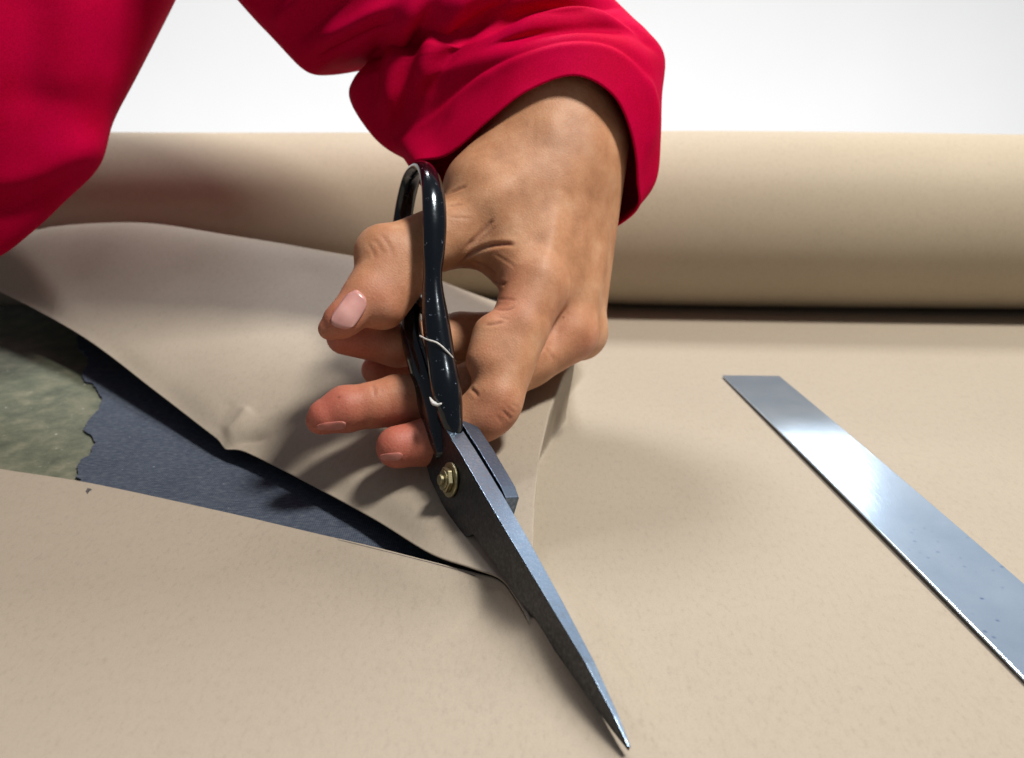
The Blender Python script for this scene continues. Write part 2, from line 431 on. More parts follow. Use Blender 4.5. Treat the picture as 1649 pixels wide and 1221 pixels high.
for i in range(len(xs) - 1):
    for k in range(NF - 1): Fc.append((idf[i, k], idf[i + 1, k], idf[i + 1, k + 1], idf[i, k + 1]))
    for k in range(NN - 1): Fc.append((idn[i, k], idn[i, k + 1], idn[i + 1, k + 1], idn[i + 1, k]))
V = np.array(V)
fx, fy = to_px(V); isfar = np.zeros(len(V), bool); isfar[idf[:ia].ravel()] = True
for pl, a_, wd in [([(350, 712), (366, 714), (392, 706), (440, 700)], -.24, 8), ([(360, 704), (384, 682), (402, 655)], .22, 11), ([(352, 700), (360, 672), (372, 640)], -.05, 12)]:
    pp = catmull([np.array(q, float) for q in pl], 8); best = np.full(len(V), 1e6); tt = np.zeros(len(V))
    for q in range(len(pp) - 1):
        a, dd = pp[q], pp[q + 1] - pp[q]
        t = np.clip(((fx - a[0]) * dd[0] + (fy - a[1]) * dd[1]) / (dd @ dd), 0, 1)
        ds = np.hypot(fx - a[0] - t * dd[0], fy - a[1] - t * dd[1]); mk = ds < best
        best[mk] = ds[mk]; tt[mk] = (q + t[mk]) / (len(pp) - 1)
    V[:, 2] += np.where(isfar, a_ * np.exp(-np.abs(best / wd) ** 1.4) * np.clip(np.sin(np.pi * np.clip(tt, .03, .97)) * 1.8, 0, 1), 0)
sheet = mesh_obj('paper_sheet', V, Fc, M_paper)
sm = sheet.modifiers.new('thickness', 'SOLIDIFY'); sm.thickness = 0.0003; sm.offset = -1
tag(sheet, 'large sheet of brown kraft paper with a long cut and lifted flap', 'paper')

m, nt, b = new_mat('pencil_and_shade'); M_pencil_shade = m  # shared by the painted shade along the cut and the small mark
nt.links.new(ramp(nt, noise(nt, objco(nt), 900, 3), [(0.3, (0.03, 0.03, 0.04)), (0.7, (0.12, 0.11, 0.10))]), b.inputs['Base Color'])
ln = np.array([cut[k_] for k_ in range(0, 700, 4) if 540 < to_px(cut[k_])[0] < 770])
Vp = []
for k_, q in enumerate(ln):
    o_ = 0.07 + 0.02 * math.sin(k_ * 0.15); wl = 0.016
    for e_ in (o_, o_ + wl):
        Vp.append((q[0] - 0.25 * e_, q[1] - e_, near_z(np.array([q[0] - .25 * e_]), np.array([q[1] - e_]))[0] + 0.012))
o = mesh_obj('cut_edge_shade_line', Vp, [(2 * k_, 2 * k_ + 1, 2 * k_ + 3, 2 * k_ + 2) for k_ in range(len(ln) - 1)], M_pencil_shade, sheet)  # cut edge's thickness and shadow, put in as a thin dark strip

mk = [G(x_, y_, 0.012) for x_, y_ in [(138, 791), (141, 786), (146, 787), (148, 789), (144, 791), (141, 796)]]
mesh_obj('pencil_mark', mk, [tuple(range(6))], M_pencil_shade, sheet)

# ------------------------------------------------------------------ paper roll
RR = 5.15
roll = empty('paper_roll', (0, 54.0, 0))
ax = np.array([1, -0.055, 0]); ax /= np.linalg.norm(ax)
ctr = np.array([6.85, 53.55, RR + 0.03])
sideY = np.cross([0, 0, 1], ax)
V = []; Fc = []; NS = 96; xs_r = np.linspace(-75, 80, 60)
for xi in xs_r:
    r = RR + 0.10 * math.sin(xi * 0.09 + 1.0) - 0.22 * math.exp(-((xi + 7) / 5.0) ** 2)
    for k in range(NS):
        a = 2 * math.pi * k / NS
        V.append(ctr + ax * xi + sideY * math.cos(a) * r + np.array([0, 0, 1.0]) * (math.sin(a) * r + (r - RR if math.sin(a) > 0 else 0) * 0.3))
for i in range(len(xs_r) - 1):
    for k in range(NS):
        k2 = (k + 1) % NS; Fc.append((i * NS + k, (i + 1) * NS + k, (i + 1) * NS + k2, i * NS + k2))
o = mesh_obj('wound_paper', V, Fc, M_roll); fix_normals(o); adopt(o, roll)
# end faces: wound layers as a stepped spiral and a hollow cardboard core
for e, xi in ((0, -75), (1, 80)):
    V = []; Fc = []; rad = np.linspace(RR + 0.05, 1.9, 26)
    for j, r in enumerate(rad):
        off = 0.05 * (j % 2)
        for k in range(48):
            a = 2 * math.pi * k / 48
            V.append(ctr + ax * (xi + (off if e else -off)) + sideY * math.cos(a) * r + np.array([0, 0, math.sin(a) * r]))
    for j in range(len(rad) - 1):
        for k in range(48):
            k2 = (k + 1) % 48; Fc.append((j * 48 + k, j * 48 + k2, (j + 1) * 48 + k2, (j + 1) * 48 + k))
    o = mesh_obj('roll_end', V, Fc, M_roll, smooth=False); fix_normals(o); adopt(o, roll)
V, Fc = tube([ctr + ax * -76, ctr + ax * 0, ctr + ax * 81], [1.9] * 3, [1.9] * 3, (0, 0, 1), 32, cap=False)
o = mesh_obj('cardboard_core', V, Fc, M_roll); adopt(o, roll)
tag(roll, 'thick roll of brown kraft paper lying across the back of the table', 'paper roll')

# ------------------------------------------------------------------ steel ruler
fa = G(1163, 605, .12); fb = G(1255, 606, .12)
na = G(1649, 1098, .12); nb = G(1649, 944, .12)
dirL = (na - fa); dirL /= np.linalg.norm(dirL); dirR = (nb - fb); dirR /= np.linalg.norm(dirR)
dr = dirL + dirR; dr /= np.linalg.norm(dr)
V = []; Fc = []
nst = 40
for i in range(nst + 1):
    s = 34.0 * i / nst
    lift = 0.10 * math.sin(math.pi * min(s / 24.0, 1.0))
    for (p, zt) in ((fa, 0), (fb, 0), (fb, -1), (fa, -1)):
        q = p + dr * s
        V.append((q[0], q[1], 0.15 + lift + zt * 0.09))
for i in range(nst):
    for k in range(4):
        k2 = (k + 1) % 4; Fc.append((4 * i + k, 4 * i + k2, 4 * i + 4 + k2, 4 * i + 4 + k))
Fc += [(3, 2, 1, 0), tuple(4 * nst + k for k in range(4))]
o = mesh_obj('steel_ruler', V, Fc, M_ruler, smooth=False); fix_normals(o); bevel(o, 0.03, 2)
tag(o, 'shiny plain steel ruler lying flat on the kraft paper', 'ruler')

# ------------------------------------------------------------------ scissors
sc_root = empty('scissors', S(0, -1.2, 0.5))
def loft_blade(name, st, mat_side, mat_top):
    """st: (u, w_top, w_bottom, t_left_top, t_right_top, t_left_bottom, t_right_bottom)"""
    V = []; Fc = []
    for (u, wt, wb, a, b_, c_, d_) in st:
        V += [S(u, wt, a), S(u, wt, b_), S(u, wb, d_), S(u, wb, c_)]
    n = len(st); mats = []
    for i in range(n - 1):
        for k in range(4):
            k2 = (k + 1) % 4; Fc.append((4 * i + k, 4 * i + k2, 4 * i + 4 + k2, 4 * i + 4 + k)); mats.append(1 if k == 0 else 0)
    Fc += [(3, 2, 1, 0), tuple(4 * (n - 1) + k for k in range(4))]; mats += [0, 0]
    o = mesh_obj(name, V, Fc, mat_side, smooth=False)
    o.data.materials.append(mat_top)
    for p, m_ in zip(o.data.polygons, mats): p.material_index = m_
    fix_normals(o); bevel(o, 0.06, 3, 30)
    return adopt(o, sc_root)
upper = loft_blade('upper_blade', [
    (-2.75, 1.30, 0.55, 0.0, 0.60, 0.0, 0.60), (-2.3, 1.16, -0.45, 0.0, 0.60, 0.0, 0.60), (-1.2, 1.12, -0.88, 0, .60, 0, .60),
    (0.0, 1.09, -0.98, 0, .60, 0, .60), (1.3, 1.03, -0.97, 0, .60, 0, .60), (1.95, 0.99, -0.80, 0, .60, 0.02, .60),
    (2.25, 0.98, -0.45, 0, .60, .03, .60), (4.3, 0.86, -0.33, 0.02, .56, .08, .56), (6.5, 0.71, -0.27, .08, .50, .16, .50),
    (8.5, 0.53, -0.19, .18, .44, .25, .44), (9.9, 0.27, -0.13, .27, .40, .32, .40), (10.6, 0.06, -0.08, .33, .39, .37, .39)], M_bladeside, M_blade)
lower = loft_blade('lower_blade', [
    (-2.9, 1.25, 0.5, .68, 1.18, .68, 1.18), (-2.2, 1.22, -0.4, .66, 1.20, .66, 1.20), (0.0, 1.17, -0.9, .66, 1.20, .66, 1.20), (1.9, 1.05, -0.95, .66, 1.16, .66, 1.16),
    (2.35, 0.95, -1.0, .66, 1.12, .66, 1.10), (2.45, -0.05, -1.05, .64, 1.10, .64, 1.05), (4.5, -0.50, -1.25, .62, 1.0, .62, .8),
    (7.0, -0.45, -1.0, .58, .9, .58, .75), (9.0, -0.42, -0.72, .54, .75, .54, .65), (10.2, -0.40, -0.52, .50, .58, .50, .55)], M_bladeside, M_ricasso)
# bolt: washer, nut, screw end on the left face, standing out along -E2
def disc(name, c0, t0, t1, r, seg, mat, hexed=False, rot=0.0):
    V = []; Fc = []
    for t in (t0, t1):
        for k in range(seg):
            a = 2 * math.pi * k / seg + rot
            V.append(c0 + E1 * math.cos(a) * r + E3 * math.sin(a) * r + E2 * t)
    for k in range(seg):
        k2 = (k + 1) % seg; Fc.append((k, k2, seg + k2, seg + k))
    Fc += [tuple(range(seg))[::-1], tuple(range(seg, 2 * seg))]
    o = mesh_obj(name, V, Fc, mat, smooth=False); fix_normals(o); bevel(o, 0.03, 2, 40)
    return adopt(o, sc_root)
bc = S(0.12, 0.04, 0.0)
disc('washer', bc, -0.10, -0.005, 0.56, 40, M_brass)
nut = disc('pivot_nut', bc, -0.27, -0.105, 0.42, 6, M_brass, rot=0.3)
disc('nut_collar', bc, -0.31, -0.265, 0.31, 32, M_brass)
disc('pivot_screw', bc, -0.43, -0.305, 0.17, 24, M_brass)
# handles
def handle(name, ctrl_pts, n=10, seg=18):
    pts = catmull([c_[0] for c_ in ctrl_pts], n)
    ra = catmull([[c_[1]] for c_ in ctrl_pts], n)[:, 0]; rb = catmull([[c_[2]] for c_ in ctrl_pts], n)[:, 0]
    V, Fc = tube(pts, ra, rb, E2, seg)
    o = mesh_obj(name, V, Fc, M_enamel); fix_normals(o)
    return adopt(o, sc_root)
# thumb handle: shaft, then the ring seen almost edge on (first number: half size inside the scissor plane, second: across it)
tp = [(P(735, 712, 28.3), .22, .22), (P(727, 676, 28.3), .36, .38), (P(719, 630, 28.4), .47, .50), (P(710, 575, 28.8), .47, .47), (P(702, 520, 29.1), .46, .46), (P(697, 470, 29.4), .40, .36), (P(697, 440, 29.5), .34, .32),
      (P(699, 400, 29.6), .30, .40), (P(700, 350, 29.8), .26, .44), (P(697, 305, 30.2), .24, .42), (P(688, 275, 31.0), .22, .36), (P(676, 270, 32.1), .22, .34), (P(662, 290, 33.4), .24, .36),
      (P(650, 345, 34.3), .26, .38), (P(645, 405, 34.3), .28, .38), (P(655, 455, 33.4), .30, .36), (P(676, 485, 31.8), .32, .34), (P(694, 500, 30.0), .30, .32)]
thumb_handle = handle('thumb_handle', tp)
fp = [(P(716, 735, 28.4), .3, .28), (P(706, 690, 28.9), .52, .42), (P(690, 640, 29.7), .60, .38), (P(676, 590, 30.3), .55, .36), (P(664, 545, 30.8), .50, .36), (P(662, 505, 31.4), .44, .34), (P(672, 478, 32.3), .34, .32), (P(684, 470, 33.5), .30, .32),
      (P(690, 480, 35.0), .30, .32), (P(692, 520, 36.6), .30, .32), (P(694, 575, 37.0), .30, .32), (P(698, 625, 36.0), .30, .32), (P(700, 662, 34.2), .30, .32), (P(700, 690, 32.2), .32, .32), (P(700, 705, 30.4), .34, .32), (P(704, 712, 29.2), .34, .32)]
finger_handle = handle('finger_handle', fp)
# loose white thread wound over the shaft, then a white chip below it
th = catmull([P(676, 541, 28.75), P(688, 547, 28.5), P(705, 553, 28.35), P(722, 568, 28.38), P(733, 582, 28.7)], 8)
V, Fc = tube(th, [.03] * len(th), [.03] * len(th), (0, 0.3, 1), 8)
adopt(mesh_obj('thread', V, Fc, M_thread), sc_root)
th = catmull([P(692, 640, 28.15), P(697, 648, 28.0), P(704, 652, 27.9), P(711, 650, 27.85)], 6)  # white chip on the shaft, built as a small blob, not thread
V, Fc = tube(th, list(np.interp(np.arange(len(th)), [0, 8, len(th) - 1], [.02, .10, .03])), list(np.interp(np.arange(len(th)), [0, 8, len(th) - 1], [.02, .07, .03])), (0, 0.3, 1), 8)
adopt(mesh_obj('thread', V, Fc, M_thread), sc_root)
tag(sc_root, 'black handled steel tailor shears cutting the kraft paper', 'scissors')

# ------------------------------------------------------------------ signed-distance modelling for the hand
def smin(a, b_, k):
    h_ = np.clip(0.5 + 0.5 * (b_ - a) / k, 0, 1)
    return b_ * (1 - h_) + a * h_ - k * h_ * (1 - h_)
class Grid:
    def __init__(s, lo, hi, h_):
        s.lo = np.array(lo, float); s.h = h_
        s.n = np.ceil((np.array(hi) - s.lo) / h_).astype(int) + 1
        s.ax = [s.lo[i] + h_ * np.arange(s.n[i]) for i in range(3)]
    def new(s): return np.full(s.n, 50.0, np.float32)
    def cone(s, F_, a, b_, ra, rb, k, margin=1.2, flat=None):
        """smooth-union a tapered capsule into F_; flat = (direction, factor) squashes it along a direction"""
        a = np.asarray(a, float); b_ = np.asarray(b_, float); R_ = max(ra, rb) + margin
        lo = np.minimum(a, b_) - R_; hi = np.maximum(a, b_) + R_
        i0 = np.clip(((lo - s.lo) / s.h).astype(int), 0, s.n); i1 = np.clip(((hi - s.lo) / s.h).astype(int) + 2, 0, s.n)
        if np.any(i1 <= i0): return
        X, Y, Z = np.meshgrid(*[s.ax[i][i0[i]:i1[i]].astype(np.float32) for i in range(3)], indexing='ij', sparse=True)
        d = b_ - a; L2 = float(d.dot(d)) + 1e-9
        px, py, pz = X - a[0], Y - a[1], Z - a[2]
        t = np.clip((px * d[0] + py * d[1] + pz * d[2]) / L2, 0, 1)
        qx, qy, qz = px - t * d[0], py - t * d[1], pz - t * d[2]
        if flat is None:
            dist = np.sqrt(qx * qx + qy * qy + qz * qz)
        else:
            f, fac = np.asarray(flat[0], float), flat[1]; f = f / np.linalg.norm(f)
            al = qx * f[0] + qy * f[1] + qz * f[2]
            dist = np.sqrt(np.maximum(qx * qx + qy * qy + qz * qz + al * al * (1 / fac ** 2 - 1), 0))
        val = dist - (ra + (rb - ra) * t)
        sl = tuple(slice(i0[i], i1[i]) for i in range(3))
        F_[sl] = smin(F_[sl], val.astype(np.float32), k)
    def chain(s, F_, pts, rs, k=0.25, flat=None):
        for i in range(len(pts) - 1): s.cone(F_, pts[i], pts[i + 1], rs[i], rs[i + 1], k, flat=flat)
    def mesh(s, F_):
        ins = F_ < 0
        nx, ny, nz = s.n
        cnt = np.zeros((nx - 1, ny - 1, nz - 1), np.int8)
        for dx in (0, 1):
            for dy in (0, 1):
                for dz in (0, 1): cnt += ins[dx:nx - 1 + dx, dy:ny - 1 + dy, dz:nz - 1 + dz]
        I = np.argwhere((cnt > 0) & (cnt < 8))
        idx = -np.ones(cnt.shape, int); idx[tuple(I.T)] = np.arange(len(I))
        acc = np.zeros((len(I), 3)); num = np.zeros(len(I))
        cor = [(a, b_, c_) for a in (0, 1) for b_ in (0, 1) for c_ in (0, 1)]
        vals = {q: F_[I[:, 0] + q[0], I[:, 1] + q[1], I[:, 2] + q[2]].astype(float) for q in cor}
        for q in cor:
            for ax_ in range(3):
                if q[ax_] == 0:
                    q2 = list(q); q2[ax_] = 1; q2 = tuple(q2)
                    a, b_ = vals[q], vals[q2]; m_ = (a < 0) != (b_ < 0)
                    t = np.where(m_, a / np.where(m_, a - b_, 1), 0)
                    pt = np.array(q, float)[None] + t[:, None] * (np.array(q2) - np.array(q))[None]
                    acc += pt * m_[:, None]; num += m_
        Vv = s.lo + (I + acc / num[:, None]) * s.h
        quads = []
        for ax_ in range(3):
            o1, o2 = [(1, 2), (2, 0), (0, 1)][ax_]
            sa = [slice(None)] * 3; sb = [slice(None)] * 3
            sa[ax_] = slice(0, -1); sb[ax_] = slice(1, None)
            A, B = ins[tuple(sa)], ins[tuple(sb)]
            E_ = np.argwhere(A != B)
            E_ = E_[(E_[:, o1] > 0) & (E_[:, o2] > 0) & (E_[:, o1] < s.n[o1] - 1) & (E_[:, o2] < s.n[o2] - 1)]
            flip = A[tuple(E_.T)]
            def cell(d1, d2):
                q = E_.copy(); q[:, o1] += d1; q[:, o2] += d2; return idx[tuple(q.T)]
            c0, c1, c2, c3 = cell(-1, -1), cell(0, -1), cell(0, 0), cell(-1, 0)
            Q = np.stack([c0, c1, c2, c3], 1); Q[~flip] = Q[~flip][:, ::-1]
            quads.append(Q)
        return Vv, np.vstack(quads)

# joints of the hand: (pixel x, pixel y, depth cm), radius cm
J = dict(
    arm=[(760, -10, 38.6), (830, 90, 37.2), (885, 205, 35.3)],
    thumb=[(905, 265, 34.0), (795, 345, 32.6), (735, 375, 32.2), (632, 414, 31.0), (594, 476, 30.1), (556, 512, 29.5)],
    index=[(862, 462, 31.4), (835, 530, 30.6), (798, 645, 29.6), (745, 690, 29.6), (688, 712, 29.5), (640, 720, 29.1)],
    middle=[(914, 538, 33.0), (850, 580, 32.2), (775, 622, 31.2), (690, 644, 30.7), (640, 646, 30.4), (603, 652, 30.1), (556, 659, 29.8), (526, 670, 29.6)],
    ring=[(935, 535, 34.6), (830, 540, 34.4), (742, 540, 33.8), (690, 552, 32.8), (640, 556, 31.8), (555, 542, 31.0)],
    pinky=[(930, 530, 36.0), (840, 560, 35.6), (750, 590, 34.6), (690, 600, 33.6), (650, 605, 33.0), (606, 596, 32.4)])
K3 = {k: [P(*q) for q in v] for k, v in J.items()}
grid = Grid((-9.5, 22.5, 1.2), (8.0, 47.5, 20.5), 0.072)
palm = grid.new()
def metac(a, b_, ra, rb, k=0.9, flat=None): grid.cone(palm, P(*a), P(*b_), ra, rb, k, flat=flat)
grid.cone(palm, K3['arm'][0], K3['arm'][1], 2.1, 2.25, 0.6)
grid.cone(palm, K3['arm'][1], K3['arm'][2], 2.25, 2.45, 0.6)
metac((885, 205, 35.2), (880, 300, 33.8), 2.45, 1.75)
metac((895, 250, 34.6), (862, 462, 31.6), 1.70, 1.12)          # second metacarpal
metac((925, 240, 34.9), (912, 530, 33.2), 1.75, 1.12)          # third
metac((945, 235, 35.6), (930, 535, 34.8), 1.60, 1.05)          # fourth
metac((935, 240, 36.4), (925, 525, 36.1), 1.45, 0.95)          # fifth
metac((880, 330, 34.0), (885, 450, 33.4), 1.7, 1.3)
metac((905, 265, 34.2), (800, 335, 32.9), 1.75, 1.35)          # thumb base
metac((885, 215, 34.8), (785, 308, 33.2), 1.85, 1.72)
metac((850, 330, 33.0), (835, 420, 32.0), 1.25, 0.95)          # first web
metac((800, 375, 32.5), (845, 430, 32.0), 0.95, 0.9, 0.5)
metac((775, 393, 32.5), (820, 420, 32.2), 0.85, 0.95, 0.4)
H_ = palm
th_ = grid.new(); grid.chain(th_, K3['thumb'], [1.55, 1.42, 1.22, 1.10, 0.84, 0.66], 0.30)
grid.cone(th_, P(606, 405, 30.7), P(610, 400, 30.7), .78, .78, 0.35)     # knuckle
grid.cone(th_, P(654, 432, 30.9), P(616, 492, 30.2), 1.0, .86, 0.3)       # pad
grid.cone(th_, P(538, 525, 29.45), P(530, 530, 29.45), .48, .38, 0.3)
H_ = smin(H_, th_, 0.55)
fr = dict(index=[1.20, 1.02, .90, .82, .78, .72], middle=[1.12, 1.00, .98, .88, .90, .77, .78, .62], ring=[1.05, .96, .88, .84, .78, .66], pinky=[.92, .84, .76, .70, .64, .56])
fing = grid.new()
for nm in ('pinky', 'ring', 'middle', 'index'):
    f_ = grid.new(); grid.chain(f_, K3[nm], fr[nm], 0.22)
    if nm == 'index':
        grid.cone(f_, P(784, 674, 29.4), P(792, 668, 29.5), .74, .74, .3)
        grid.cone(f_, P(795, 540, 30.2), P(785, 580, 29.9), .75, .75, .4)
    if nm == 'middle':
        grid.cone(f_, P(518, 674, 29.5), P(511, 680, 29.5), .44, .36, .25)
    fing = smin(fing, f_, 0.07)
H_ = smin(H_, fing, 0.42)
HV, HQ = grid.mesh(H_)
del palm, th_, fing, H_
hand = mesh_obj('hand', HV, HQ, M_skin)
for _ in range(1):
    bm = bmesh.new(); bm.from_mesh(hand.data)
    for k in range(3): bmesh.ops.smooth_vert(bm, verts=bm.verts, factor=0.5, use_axis_x=True, use_axis_y=True, use_axis_z=True)
    bm.to_mesh(hand.data); bm.free()
me = hand.data
nv = len(me.vertices)
co_ = np.zeros(nv * 3); me.vertices.foreach_get('co', co_); HV = co_.reshape(-1, 3) / U
def hand_bvh():
    return BVHTree.FromPolygons([Vector(v) for v in HV], [tuple(p.vertices) for p in me.polygons])
bvh = hand_bvh()
def hit(x, y):
    r = ray(x, y); r = r / np.linalg.norm(r)
    loc, nor, _, _ = bvh.ray_cast(Vector(CP), Vector(r))
    if loc is None: return None, None
    return np.array(loc), np.array(nor)
# creases: (pixel polyline, depth, half width, colour)
creases = [
    ([(740, 425), (760, 408), (785, 397), (815, 393), (830, 395)], .14, .08, .75), ([(748, 402), (765, 385), (785, 365), (795, 352)], .10, .08, .45),
    ([(765, 395), (785, 378), (800, 362)], .05, .06, .35),
    ([(722, 313), (740, 305), (752, 300)], .06, .07, .3), ([(720, 333), (745, 330)], .05, .06, .25), ([(722, 350), (760, 352)], .03, .05, .15),
    ([(760, 420), (785, 430), (800, 442)], .06, .07, .4), ([(790, 455), (803, 456), (815, 458)], .08, .06, .5), ([(795, 408), (815, 420), (832, 432)], .03, .05, .2),
    ([(798, 482), (815, 482), (832, 484)], .035, .05, .35), ([(796, 498), (815, 500), (830, 494)], .045, .05, .4), ([(780, 524), (795, 522), (812, 518)], .06, .06, .45), ([(800, 510), (820, 515)], .03, .05, .2),
    ([(808, 660), (817, 668), (824, 676)], .06, .05, .55), ([(815, 655), (828, 664)], .04, .045, .35), ([(822, 650), (836, 656)], .03, .04, .25), ([(798, 668), (808, 680)], .03, .045, .25),
    ([(757, 625), (765, 632), (770, 640)], .07, .06, .5),
    ([(600, 618), (603, 628), (602, 640)], .05, .06, .3), ([(640, 610), (645, 622)], .03, .05, .15),
    ([(612, 376), (622, 388), (630, 402), (632, 414)], .03, .07, .2), ([(600, 385), (610, 395), (618, 410)], .03, .06, .15), ([(592, 392), (600, 405), (605, 418)], .03, .06, .15),
    ([(880, 560), (888, 572), (893, 580)], .04, .08, .25)]
crease = np.zeros(nv); disp = np.zeros(nv)
rng = random.Random(4)
def pl_dist(poly):
    lo = poly.min(0) - 0.4; hi = poly.max(0) + 0.4
    sel = np.where(np.all((HV > lo) & (HV < hi), axis=1))[0]
    if not len(sel): return sel, None, None
    Q = HV[sel]; best = np.full(len(sel), 9.0); tt = np.zeros(len(sel)); n = len(poly) - 1
    for i in range(n):
        a, b_ = poly[i], poly[i + 1]; d = b_ - a
        t = np.clip(((Q - a) @ d) / (d @ d + 1e-9), 0, 1)
        ds = np.linalg.norm(Q - a - t[:, None] * d, axis=1)
        m_ = ds < best; best[m_] = ds[m_]; tt[m_] = (i + t[m_]) / n
    return sel, best, tt
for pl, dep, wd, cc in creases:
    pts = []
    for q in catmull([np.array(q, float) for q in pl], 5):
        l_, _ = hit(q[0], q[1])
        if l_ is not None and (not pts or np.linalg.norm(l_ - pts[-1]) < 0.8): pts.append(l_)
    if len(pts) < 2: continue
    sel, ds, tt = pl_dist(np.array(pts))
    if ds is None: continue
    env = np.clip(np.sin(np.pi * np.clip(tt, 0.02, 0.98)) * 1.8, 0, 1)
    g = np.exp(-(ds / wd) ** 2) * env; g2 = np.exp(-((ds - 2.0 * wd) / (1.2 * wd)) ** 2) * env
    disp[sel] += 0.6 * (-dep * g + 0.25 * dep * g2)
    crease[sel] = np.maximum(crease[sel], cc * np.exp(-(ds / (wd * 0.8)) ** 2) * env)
# tendons and soft relief on the back of the hand
nrm = np.zeros(nv * 3); me.vertices.foreach_get('normal', nrm); nrm = nrm.reshape(-1, 3)
for pl, amp, wd in [([(905, 300), (890, 380), (868, 455)], .07, .32), ([(945, 300), (935, 420), (918, 520)], .09, .34), ([(905, 500), (895, 540), (888, 575)], -.12, .28), ([(860, 260), (800, 310), (740, 345)], .07, .35),
                    ([(985, 300), (975, 400), (960, 500)], .05, .3), ([(830, 300), (850, 360), (880, 420)], -.05, .5), ([(880, 170), (900, 240)], .05, .5), ([(790, 330), (780, 360), (760, 385)], -.05, .25)]:
    pts = [hit(q[0], q[1])[0] for q in catmull([np.array(q, float) for q in pl], 5)]
    pts = np.array([q for q in pts if q is not None])
    if len(pts) < 2: continue
    lo = pts.min(0) - 1; hi = pts.max(0) + 1
    sel, ds, tt = pl_dist(pts)
    if ds is None: continue
    disp[sel] += amp * np.exp(-(ds / wd) ** 2) * np.sin(np.pi * np.clip(tt, 0.05, 0.95))
HV = HV + nrm * disp[:, None]
# reddish tips and knuckles
red = np.zeros(nv)
for (q, r_, a_) in [((640, 718, 29.1), 1.6, .85), ((530, 667, 29.6), 1.8, .8), ((600, 655, 30.2), 1.6, .45), ((550, 542, 31.0), 1.8, .7), ((545, 515, 28.8), 1.3, .55), ((600, 500, 29.2), 1.4, .35), ((612, 400, 29.2), .8, .25), ((606, 596, 32.4), 1.8, .6),
                   ((815, 500, 30.3), .9, .4), ((820, 450, 30.6), .7, .25), ((800, 680, 29.0), 1.1, .3), ((890, 520, 31.5), 1.2, .22), ((945, 560, 32.6), .9, .35), ((690, 640, 30.6), 1.4, .35), ((770, 580, 29.6), .9, .2)]:
    d = np.linalg.norm(HV - P(*q), axis=1); red = np.maximum(red, min(1, 1.12 * a_) * np.exp(-(d / (1.1 * r_)) ** 2))
me.vertices.foreach_set('co', (HV * U).ravel()); 
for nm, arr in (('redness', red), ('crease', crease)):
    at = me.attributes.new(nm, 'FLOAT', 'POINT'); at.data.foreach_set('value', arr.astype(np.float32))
me.update()
bvh = hand_bvh()

person = empty('person', P(905, 240, 35.0))
adopt(hand, person)
m, nt, b = new_mat('fingernail_red'); M_nail2 = m
nt.links.new(ramp(nt, noise(nt, objco(nt), 150, 3), [(0.3, (0.46, 0.15, 0.12)), (0.7, (0.54, 0.21, 0.17))]), b.inputs['Base Color'])
b.inputs['Roughness'].default_value = 0.34; b.inputs['Subsurface Weight'].default_value = 0.2; b.inputs['Subsurface Scale'].default_value = 0.002
def nail(poly, lift, mat=None, nu=12, nvv=10):
    """a thin curved plate over a four-sided pixel patch of the finger's surface: corners base-left, base-right, tip-right, tip-left"""
    p00, p10, p11, p01 = [np.array(q, float) for q in poly]
    top = []; ok = True
    for j in range(nvv + 1):
        for i in range(nu + 1):
            u_, v_ = i / nu, j / nvv
            # round the corners
            uu, vv = u_ * 2 - 1, v_ * 2 - 1
            uu2 = uu * math.sqrt(max(0, 1 - 0.42 * vv ** 4)); vv2 = vv * math.sqrt(max(0, 1 - 0.42 * uu ** 4))
            u_, v_ = uu2 * .5 + .5, vv2 * .5 + .5
            q = (p00 * (1 - u_) + p10 * u_) * (1 - v_) + (p01 * (1 - u_) + p11 * u_) * v_
            l_, n_ = hit(q[0], q[1])
            if l_ is None: return None
            edge_ = max(abs(uu), abs(vv))
            top.append(l_ + n_ * (lift * (1 - 0.75 * edge_ ** 4) + (0.05 * max(0, vv) ** 3)))
    Fq = []
    for j in range(nvv):
        for i in range(nu):
            a = j * (nu + 1) + i; Fq.append((a, a + 1, a + nu + 2, a + nu + 1))
    o = mesh_obj('fingernail', top, Fq, mat or M_nail); fix_normals(o)
    s_ = o.modifiers.new('thickness', 'SOLIDIFY'); s_.thickness = 0.0004; s_.offset = 0
    o.parent = hand
    o.matrix_parent_inverse = Matrix.Identity(4)
    return o
tn_ = nail([(569, 460), (596, 486), (567, 533), (525, 521)], 0.035)
if tn_: tn_['label'] = 'long pale thumb nail'
nail([(558, 677), (556, 692), (512, 692), (510, 682)], 0.02, M_nail2)
nail([(650, 728), (646, 742), (614, 741), (612, 731)], 0.02, M_nail2)

